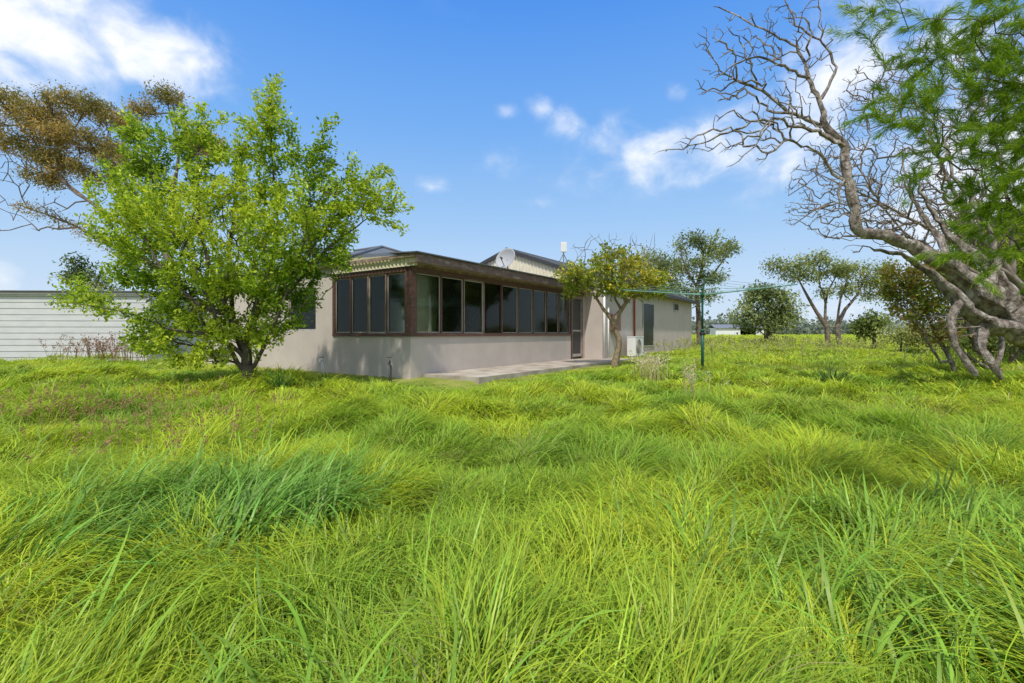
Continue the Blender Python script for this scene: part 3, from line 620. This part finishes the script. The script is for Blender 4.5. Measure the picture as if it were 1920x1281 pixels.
tg = blobs([(1850,40,100,60),(1730,12,100,20),(1820,150,95,36),(1715,185,75,14),(1870,270,70,50),(1795,255,75,18),(1890,390,50,55),(1825,410,55,26),(1880,470,45,22),(1760,320,50,12),(1920,150,60,120),(1655,185,42,9),(1610,-10,60,12),(1850,340,70,24),(1770,90,80,18),(2000,300,80,250)], 480, Yf, rg, .8)
tails = []
for p in tg:
    if rg.rand() < .85: tails.append(p+np.array([-rg.uniform(.02,.13), rg.normal(0,.03), -rg.uniform(.05,.17)]))
e = empty('feathery_tree', base, 'feathery soft needled green tree hanging into the top right corner', 'tree')
P, par, rad, cnt = grow(lines, tg+tails, rg, step=.05, jit=.08, w=.2, rt=.0009, up=.25)
rad = np.where(cnt < 12, np.minimum(rad, .0025), rad)
V, Q = tubes(P, par, rad, 6); npmesh('trunk', V, [Q], M['bark'], e, off=base)
V, Q, c = foliage(P, par, cnt, 76000, rg, .043, .06, [(.17,.29,.022),(.265,.40,.034),(.375,.505,.05),(.49,.58,.08)], maxc=4, spread=.007, along=1.3, grav=-.45, clump=.3, rnd=.42)
npmesh('crown', V, [Q], M['frond'], e, col=c, off=base, smooth=False)
# lemon tree
Yl = 14.; base = W(1152, 680, Yl); base[2] = -.03
rg = np.random.RandomState(19)
bl = [(1105,515,62,26),(1180,515,60,26),(1150,490,50,22),(1068,522,30,16),(1228,525,28,20),(1130,540,60,16),(1190,548,50,12),(1160,470,30,12),(1230,545,24,10),(1075,545,24,10)]
tg = blobs(bl, 440, Yl, rg, .9, pw=.8)
lines = [[(base,.12),(W(1158,660,Yl),.09),(W(1160,635,Yl),.085),(W(1150,610,Yl),.08),(W(1160,590,Yl),.075),(W(1172,570,Yl),.055),(W(1195,540,Yl),.03),(W(1215,515,Yl),.015)],
         [(W(1152,605,Yl),.065),(W(1132,580,Yl-.1),.05),(W(1110,550,Yl-.1),.03),(W(1080,525,Yl-.1),.015)],
         [(W(1165,583,Yl),.045),(W(1150,550,Yl+.3),.03),(W(1145,500,Yl+.3),.018),(W(1130,460,Yl+.3),.008)]]
e, dat = tree('lemon_tree', base, lines, tg, 22, 'small lemon tree with crooked trunk and yellowing crown beside the patio', 'tree', 'lichen', 6200, .115, .5,
     [(.20,.275,.03),(.31,.375,.04),(.44,.45,.05),(.54,.46,.06)], gk=dict(step=.16, jit=.15, w=.25, rt=.007), fk=dict(maxc=3, spread=.07))
tw = [W(rg.uniform(1065,1245), rg.uniform(435,520), Yl+rg.normal(0,.5)) for _ in range(100)]
P, par, rad, cnt = grow(lines, tw, rg, step=.16, jit=.15, w=.2, rt=.006); rad = np.minimum(rad, .02)
V, Q = tubes(P, par, rad, 5); npmesh('bare_twigs', V, [Q], M['dead'], e, off=base)
for i in range(40):
    p = dat[0][rg.choice(np.where(dat[3] <= 3)[0])]-base; p[2] -= .05; p[0] += rg.normal(0, .06)
    r = .04*rg.uniform(.8, 1.1)
    MB().lathe([(.001,-1.35*r),(.35*r,-1.1*r),(.85*r,-.5*r),(r,0),(.85*r,.5*r),(.4*r,.95*r),(.001,1.15*r)], tuple(p), (0.1,0,1), 10).build('lemon', M['lemon'], e, smooth=True)
def strap(px, py, Y, n, Lr, colr, label, seed, wd=.018):
    rg = np.random.RandomState(seed); b = W(px, py, Y); z = float(G(np.array([b[0]]), np.array([b[1]]))[0]); b[2] = z
    phi = rg.uniform(-3.14, 3.14, n); x = b[0]+np.cos(phi)*.12*rg.rand(n); y = b[1]+np.sin(phi)*.12*rg.rand(n)
    a = blades(x, y, np.full(n, z), rg.uniform(Lr[0], Lr[1], n), np.full(n, wd), np.radians(rg.uniform(5,40,n)), np.radians(rg.uniform(40,100,n)), phi, 5, np.tile(np.array(colr), (n,1))*rg.uniform(.7,1.3,(n,1)), rg.normal(0,.3,n))
    tag(npmesh('strappy_plant', a[0], [a[1], a[2]], M['grass'], col=a[3]), label, 'plant')
strap(1560, 715, 9.6, 130, (.4,.7), (.09,.17,.04), 'dark strappy leaved clump in the lawn before the field trees', 61)
strap(525, 720, 8.6, 90, (.3,.55), (.10,.21,.045), 'dark green strappy clump at the foot of the leafy tree', 62)
strap(610, 715, 9.6, 60, (.2,.35), (.16,.22,.045), 'low strappy clump in front of the plain house wall', 63)
# ------------------------------------------------------------------ house
house = empty('house', (AX, AY, 0), 'long low house rendered in taupe with a brown framed sunroom and dark metal roof', 'house', rz=math.atan2(sa_, ca))
b = MB()
b.box(0,7.72, 0,.14, -.25,.86); b.box(0,.14, .14,2.72, -.25,.86)
b.box(0,.14, 2.72,3.47, -.25,2.64); b.box(0,.14, 3.47,4.74, -.25,1.0); b.box(0,.14, 3.47,4.74, 2.08,2.64); b.box(0,.14, 4.74,9.6, -.25,2.64)
b.box(.14,8.3, 9.46,9.6, -.25,2.64)
b.build('wall', M['stucco'], house)
b = MB(); b.box(8.62,8.75, 0,.14, -.25,2.5); b.box(8.75,8.89, -.7,.2, -.25,2.70); b.box(8.89,21.6, -.7,-.56, -.25,2.70); b.box(21.46,21.6, -.56,7.5, -.25,2.7)
b.build('wall', M['stucco'], house)
MB().box(.16,8.7, .16,9.4, -.02,.03).build('floor', M['inside'], house)
MB().box(.2,8.6, 2.6,2.7, .03,2.8).box(8.5,8.6, .16,2.59, .03,2.6).build('inner_wall', M['inside'], house)
b = MB(); b.box(-.03,7.72, -.04,.16, .862,.92); b.box(-.03,.16, .162,2.74, .862,.92); b.build('sill', M['brown'], house)
b = MB(); b.box(.02,8.66, -.015,.13, 2.30,2.40); b.box(-.015,.13, .135,2.76, 2.30,2.40); b.build('head_beam', M['brown'], house)
MB().box(-.02,.15, -.025,.15, .922,2.298).build('corner_post', M['brown'], house)
MB().box(7.62,7.72, -.01,.14, .0,2.298).build('door_post', M['brown'], house)
MB().box(-.01,.14, 2.70,2.76, .922,2.298).build('end_post', M['brown'], house)
def window(x0, x1, z0, z1, axis, label=None, glass='glass', fm='brown', fw=.024, d0=.0, d1=.10, sash=True, sw=.018):
    def bx(mb, a0, a1, e0, e1, c0, c1):
        if axis == 't': mb.box(a0,a1, e0,e1, c0,c1)
        else: mb.box(e0,e1, a0,a1, c0,c1)
    f = MB(); bx(f, x0,x0+fw, d0,d1, z0,z1); bx(f, x1-fw,x1, d0,d1, z0,z1); bx(f, x0+fw,x1-fw, d0,d1, z0,z0+fw); bx(f, x0+fw,x1-fw, d0,d1, z1-fw,z1)
    fo = f.build('window', M[fm], house)
    a0, a1, c0, c1 = x0+fw, x1-fw, z0+fw, z1-fw; e0, e1 = d0+.03, d0+.06
    if sash:
        s = MB(); bx(s, a0,a0+sw, e0,e1, c0,c1); bx(s, a1-sw,a1, e0,e1, c0,c1); bx(s, a0+sw,a1-sw, e0,e1, c0,c0+sw); bx(s, a0+sw,a1-sw, e0,e1, c1-sw,c1)
        s.build('sash', M['alu'], fo); a0 += sw; a1 -= sw; c0 += sw; c1 -= sw
    g = MB(); bx(g, a0,a1, d0+.018 if glass == 'dkglass' else d0+.042,d0+.024 if glass == 'dkglass' else d0+.048, c0,c1); g.build('pane', M[glass], fo)
    if label: fo['label'] = label
    return fo
for i in range(9):
    x0 = .165+.8275*i; window(x0, x0+.8275-.002, .922, 2.298, 't', fm='tan' if i in (2,) else 'brown', sash=(i not in (3,)))
for i in range(4):
    x0 = .165+.633*i; window(x0, x0+.631, .922, 2.298, 'u', fm='tan' if i == 1 else 'brown')
window(3.47, 4.74, 1.0, 2.08, 'u', 'wide window in the plain wall behind the leafy tree', d0=.02, d1=.1, fm='alu')
def curtain(a0, a1, d, z0, z1, axis):
    n = int((a1-a0)/.02)+1; a = np.linspace(a0, a1, n); off = d+.03*np.sin(a*70)
    V = np.concatenate([np.stack([a, off, np.full(n, z0)], 1), np.stack([a, off, np.full(n, z1)], 1)])
    if axis == 'u': V = V[:, [1,0,2]]
    q = np.stack([np.arange(n-1), np.arange(1,n), np.arange(n+1,2*n), np.arange(n,2*n-1)], 1)
    npmesh('curtain', V, [q], M['curtain'], house)
curtain(.5,.78,.22,.3,2.2,'u'); curtain(1.15,1.5,.22,.3,2.2,'u'); curtain(1.85,2.55,.22,.3,2.2,'u'); curtain(3.5,4.0,.22,1.0,2.1,'u'); curtain(4.1,4.72,.22,1.0,2.1,'u')
curtain(2.0,2.16,.22,.3,2.2,'t'); curtain(7.1,7.55,.22,.3,2.2,'t'); curtain(5.3,5.55,.22,.3,2.2,'t'); curtain(.2,.34,.22,.3,2.2,'t')
MB().box(3.2,3.3, 2.53,2.596, .05,2.1).box(4.2,4.3,2.53,2.596,.05,2.1).box(3.3,4.2,2.53,2.596,2.02,2.1).build('inner_door_frame', M['whitep'], house)
door = MB().box(7.74,8.60, .05,.09, .06,2.16).build('door', M['screen'], house)
MB().box(7.725,7.78, .0,.13, .03,2.28).box(8.56,8.615, .0,.13, .03,2.28).box(7.78,8.56, .0,.13, 2.17,2.28).build('door_frame', M['tan'], house)
MB().box(7.80,7.84,.035,.048,.1,2.12).box(8.50,8.54,.035,.048,.1,2.12).box(7.84,8.5,.035,.048,1.0,1.06).box(7.84,8.5,.035,.048,.1,.2).build('door_rail', M['alu'], door)
MB().tube((8.46,.035,1.08),(8.46,-.01,1.08),.02).tube((8.46,-.01,1.08),(8.36,-.01,1.08),.012).build('handle', M['galv'], door)
# fascia, soffit
MB().box(-.14,8.6, -.335,-.295, 2.45,2.645).build('fascia', M['fascia'], house)
MB().box(-.14,-.105, -.29,9.9, 2.58,2.645).build('fascia', M['tan'], house)
MB().box(-.10,8.72, -.29,-.02, 2.455,2.47).build('soffit', M['tan'], house)
def corr(name, a0, a1, zf0, zf1, d, axis, mat, pitch=.09, amp=.012):
    a = np.arange(a0, a1, pitch/6); n = len(a); off = d+amp*np.sign(np.sin(a*2*math.pi/pitch))*np.abs(np.sin(a*2*math.pi/pitch))**.4
    z0 = np.array([zf0(v) for v in a]); z1 = np.array([zf1(v) for v in a])
    V = np.concatenate([np.stack([off, a, z0], 1), np.stack([off, a, z1], 1)])
    if axis == 't': V = V[:, [1,0,2]]
    q = np.stack([np.arange(n-1), np.arange(1,n), np.arange(n+1,2*n), np.arange(n,2*n-1)], 1)
    return npmesh(name, V, [q], mat, house, smooth=False)
corr('cream_cladding', -.28, 2.72, lambda v: 2.40, lambda v: 2.64+.05*v, -.06, 'u', M['cream'], .12, .016)
MB().box(.02,8.6, .0,.05, 2.402,2.58).build('fascia_backing', M['tan'], house)
def ribbed(name, p0, p1, p2, p3, mat, pitch=.19, h=.025, th=.035):
    p0,p1,p2,p3 = [np.array(p,float) for p in (p0,p1,p2,p3)]
    m = MB(); m.slab([p0,p1,p2,p3], th)
    n = max(2, int(np.linalg.norm(p1-p0)/pitch))
    for i in range(1, n):
        f = i/n; a = p0+(p1-p0)*f; c = p3+(p2-p3)*f; e = (p1-p0)/np.linalg.norm(p1-p0)*.018
        if np.linalg.norm(c-a) < .1: continue
        m.slab([a-e+[0,0,h], a+e+[0,0,h], c+e+[0,0,h], c-e+[0,0,h]], h*1.3)
    return m
zu = lambda u: 2.675+(u+.38)/3.28*.175
MB().slab([(-.18,-.38,zu(-.38)),(8.64,-.38,zu(-.38)),(8.64,.5,zu(.5)),(-.18,.5,zu(.5))], .026).slab([(-.18,2.2,zu(2.2)),(8.64,2.2,zu(2.2)),(8.64,2.9,zu(2.9)),(-.18,2.9,zu(2.9))], .026).build('roof', M['roof'], house)
npmesh('added_light_sheet', [(-.18,.502,zu(.5)),(8.64,.502,zu(.5)),(8.64,2.198,zu(2.2)),(-.18,2.198,zu(2.2))], [np.array([[0,1,2,3]])], M['clear'], house, smooth=False)  # unseen sheet added in the roof so sunlight brightens the sunroom inside
m = MB()
R0, R1 = (4.1,5.7,4.0),(4.1,7.2,4.0); c0,c1,c2,c3 = (-.18,2.5,2.68),(8.6,2.5,2.68),(8.6,9.95,2.68),(-.18,9.95,2.68)
m.slab([c0,c1,R0],.03); m.slab([c0,R0,R1,c3],.03); m.slab([c1,c2,R1,R0],.03); m.slab([c3,R1,c2],.03)
rh = m.build('hip_roof', M['roof'], house)
cap = MB().tube((c0[0],c0[1],c0[2]+.02),(R0[0],R0[1],R0[2]+.02),.05).tube((c1[0],c1[1],c1[2]+.02),(R0[0],R0[1],R0[2]+.02),.05).tube((R0[0],R0[1],R0[2]+.02),(R1[0],R1[1],R1[2]+.02),.05)
cap.build('ridge_cap', M['roof'], rh)
ur, zr, ue, ze = 3.46, 4.38, -.95, 2.80
ul = 2*ur-ue
ro = ribbed('roof', (8.66,ue,ze),(21.9,ue,ze),(21.9,ur,zr),(8.66,ur,zr), None).slab([(8.66,ul,ze),(8.66,ur,zr),(21.9,ur,zr),(21.9,ul,ze)], .035).build('gable_roof', M['roof'], house)
MB().tube((8.64,ur,zr+.01),(21.9,ur,zr+.01),.06).build('ridge_cap', M['roof'], ro)
sl = (zr-ze)/(ur-ue)
MB().slab([(8.62,ue,ze+.03),(8.655,ue,ze+.03),(8.655,ur,zr+.03),(8.62,ur,zr+.03)], .15).slab([(8.62,ur,zr+.03),(8.655,ur,zr+.03),(8.655,ul,ze+.03),(8.62,ul,ze+.03)], .15).build('barge_board', M['barge'], house)
corr('gable_cladding', -.68, 7.5, lambda v: 2.705, lambda v: zr-.06-abs(v-ur)*sl, 8.74, 'u', M['cream'], .16, .015)
MB().box(8.66,21.85, ue-.09,ue, ze-.14,ze+.0).build('gutter', M['barge'], house)
MB().box(8.76,21.85, ue+.005,-.71, 2.67,2.70).build('soffit', M['tan'], house)
window(13.05,14.55,.35,2.3,'t','tall narrow dark window beside the air conditioner','dkglass','alu',.05,-.74,-.705,False)
window(17.8,18.7,2.12,2.52,'t','small high window near the far end of the house','dkglass','alu',.05,-.74,-.705,False)
MB().tube((8.72,-.78,2.7),(8.72,-.78,-.1),.045).build('downpipe', M['whitep'], house, True)
MB().tube((9.15,-.76,1.9),(9.15,-.76,-.1),.03).build('drain_pipe', M['whitep'], house, True)
MB().box(9.4,9.95, -.9,-.703, 1.05,1.65).box(9.38,9.97,-.92,-.9,1.03,1.67).build('meter_box', M['meter'], house)
MB().tube((11.9,-.76,2.68),(11.9,-.76,.75),.04).build('red_downpipe', M['redpipe'], house, True)
pa = empty('patio', (AX, AY, 0), 'cracked concrete patio strip along the sunroom wall', 'patio', rz=math.atan2(sa_, ca))
for k, (a0, a1) in enumerate(((.35,3.1),(3.11,5.9),(5.91,9.2))):
    MB().box(a0, a1, -1.62, -.005 if a1 < 8.6 else -.72, -.2, .02+.004*k).build('slab', M['concrete'], pa)
MB().box(5.91, 8.74, -.715, -.005, -.2, .026).build('slab', M['concrete'], pa)
ac = empty('air_conditioner', tu(11.0,-1.12,-.02), 'white outdoor air conditioner unit on the ground against the wing wall', 'air conditioner', rz=math.atan2(sa_, ca))
MB().box(-.45,.45,-.17,.17,.08,.82).box(-.46,.46,-.18,.18,.80,.835).build('case', M['whitep'], ac)
MB().box(-.38,-.3,-.19,.19,0,.08).build('foot', M['dark'], ac); MB().box(.3,.38,-.19,.19,0,.08).build('foot', M['dark'], ac)
g = MB()
for r in (.27,.22,.17,.12,.07):
    g.lathe([(r-.008,.0),(r-.008,.02),(r+.008,.02),(r+.008,0)], (-.12,-.172,.45), (0,-1,0), 28)
for k in range(8):
    w_ = k*math.pi/4; g.tube((-.12,-.186,.45),(-.12+.27*math.cos(w_),-.186,.45+.27*math.sin(w_)),.006)
g.build('fan_grille', M['alu'], ac)
MB().lathe([(.001,.002),(.285,.002),(.285,.0),(.29,-.01)], (-.12,-.171,.45), (0,-1,0)).build('fan_opening', M['dark'], ac)
dz = 2.75
p = tu(5.3,1.1,dz); sd = empty('satellite_dish', p, 'grey satellite dish on the low sunroom roof in front of the gable', 'satellite dish')
ax = Vector((-.50,-.78,.36)).normalized(); c = Vector((0,0,.56))
prof = [(r, .13*(r/.36)**2) for r in (.002,.08,.16,.24,.31,.36)]
MB().lathe(prof+[(.365,.125)]+[(r, .13*(r/.36)**2-.012) for r in (.31,.2,.1,.002)], c, ax, 32).build('bowl', M['dish'], sd, True)
MB().tube((0,0,-.03),(.02,.02,.42),.022).tube((.02,.02,.42),tuple(c),.022).tube((.35,.2,-.02),(.02,.02,.3),.014).build('mount', M['galv'], sd)
fp = c+ax*.42+Vector((0,0,-.12))
MB().tube(tuple(c+Vector((0,0,-.34))+ax*.1),tuple(fp),.012).tube(tuple(fp),tuple(fp-ax*.1),.03).build('feed_arm', M['pipe'], sd)
zz_ = ze+(1.23-ue)*sl; p = tu(9.4,1.23,zz_)
an = empty('roof_antenna', p, 'white box antenna on a short mast above the gable roof', 'antenna')
MB().tube((0,0,-.02),(0,0,.95),.025).tube((.35,.25,-.12),(0,0,.5),.014).tube((-.3,.1,-.05),(0,0,.5),.014).build('mast', M['galv'], an)
MB().box(-.12,.12,-.09,-.03,.55,.95).box(-.11,.11,-.1,-.09,.57,.93).build('panel', M['whitep'], an)
def tap(px, py, Y, h, mat, label):
    b = W(px, py, Y); b[2] = float(G(np.array([b[0]]), np.array([b[1]]))[0])
    e = empty('garden_tap', b, label, 'tap')
    MB().tube((0,0,-.05),(0,0,h),.022).tube((.03,0,-.05),(.03,0,h*.8),.012).build('pipe', M[mat], e, True)
    MB().tube((0,.0,h),(0,-.12,h),.02).tube((0,-.12,h),(0,-.13,h-.07),.016).tube((0,-.04,h),(0,-.04,h+.07),.012).build('spout', M[mat], e, True)
    MB().tube((-.05,-.04,h+.07),(.05,-.04,h+.07),.010).build('handle', M['dark'], e)
tap(731, 706, 10.1, .46, 'pipe', 'grey standpipe tap in the grass by the sunroom corner')
tap(604, 690, 11.7, .36, 'whitep', 'short white tap at the foot of the wall under the plain window')
# ------------------------------------------------------------------ shed and brick wall
sh = empty('white_shed', W(0,677,16.5)*np.array([1,1,0]), 'white weatherboard shed with flat pale roof at the left edge', 'shed', rz=math.radians(3))
x0, x1 = -5.0, 4.95; top = 2.22; n = 11; prof = []
for i in range(n):
    za = -.1+(top+.1)*i/n; zb = -.1+(top+.1)*(i+1)/n; prof += [(-.022, za), (-.006, zb)]
V = []; q = []
for xx in (x0, x1):
    for (yy, zz) in prof: V.append((xx, yy, zz))
k = len(prof)
for i in range(k-1): q.append((i, k+i, k+i+1, i+1))
npmesh('weatherboards', V, [q], M['white'], sh, smooth=False)
MB().box(x0,x1,.0,.1,-.1,top).box(x1-.1,x1,.1,5,-.1,top).box(x0,x0+.1,.1,5,-.1,top).box(x0,x1,4.9,5,-.1,top).build('wall', M['white'], sh)
MB().box(x1-.03,x1+.03,-.05,.02,-.1,top).build('corner_trim', M['white'], sh); MB().box(x0-.03,x0+.03,-.05,.02,-.1,top).build('corner_trim', M['white'], sh)
MB().box(x0-.1,x1+.1,-.12,-.08,top+.06,top+.15).build('fascia', M['shedtrim'], sh)
MB().box(x0,x1,-.075,-.01,top+.005,top+.12).build('eave_board', M['white'], sh)
MB().slab([(x0-.12,-.16,top+.185),(x1+.12,-.16,top+.185),(x1+.12,5.1,top+.05),(x0-.12,5.1,top+.05)], .024).build('roof', M['galv'], sh)
bw = empty('brick_outbuilding', (W(285,640,19)[0], 19, 0), 'red brick outbuilding partly hidden between shed and leafy tree', 'outbuilding')
MB().box(-.65,.9,0,2.0,-.1,1.55).build('wall', M['brick'], bw)
MB().slab([(-.75,-.1,1.6),(1.0,-.1,1.6),(1.0,2.2,1.8),(-.75,2.2,1.8)], .05).build('roof', M['brown'], bw)
# ------------------------------------------------------------------ rotary clothesline
hx, hy = (1317-960)/F*12.7, 12.7; zg = float(G(np.array([hx]), np.array([hy]))[0])
cl = empty('rotary_clothesline', (hx, hy, zg), 'green rotary clothesline standing in the grass right of the house', 'clothesline')
h = 1.93-zg
MB().tube((0,0,-.1),(0,0,1.05),.038,n=14).tube((0,0,1.05),(0,0,h+.22),.028,n=14).tube((0,0,1.0),(0,0,1.07),.047,n=14).build('pole', M['green'], cl, True)
MB().tube((.03,0,.95),(.16,-.05,.95),.012).tube((.16,-.05,.95),(.16,-.05,1.07),.012).tube((-.06,0,.95),(.06,0,.95),.05).build('winder', M['dark'], cl)
MB().tube((0,0,h-.04),(0,0,h+.08),.055,n=14).build('hub', M['green'], cl, True)
MB().tube((0,0,h+.16),(0,0,h+.24),.038,n=14).build('pole_cap', M['green'], cl, True)
Lr = 2.2; tips = []
for k in range(4):
    a = math.radians(-20+90*k); c_, s_ = math.cos(a), math.sin(a)
    tip = (Lr*c_, Lr*s_, h+.22); tips.append((c_, s_))
    MB().tube((.05*c_,.05*s_,h+.02),tip,.018,.014).tube((.03*c_,.03*s_,h+.2),(Lr*.55*c_,Lr*.55*s_,h+.15),.005).build('arm', M['aqua'], cl)
for rr in (.9,1.2,1.5,1.8,2.1):
    m = MB(); zt = h+.02+.20*rr/Lr+.014
    for k in range(4):
        a = tips[k]; b2 = tips[(k+1) % 4]; p0 = Vector((a[0]*rr,a[1]*rr,zt)); p1 = Vector((b2[0]*rr,b2[1]*rr,zt)); pm = (p0+p1)/2-Vector((0,0,.04))
        m.tube(p0,pm,.0036,n=5).tube(pm,p1,.0036,n=5)
    m.build('line', M['wire'], cl)
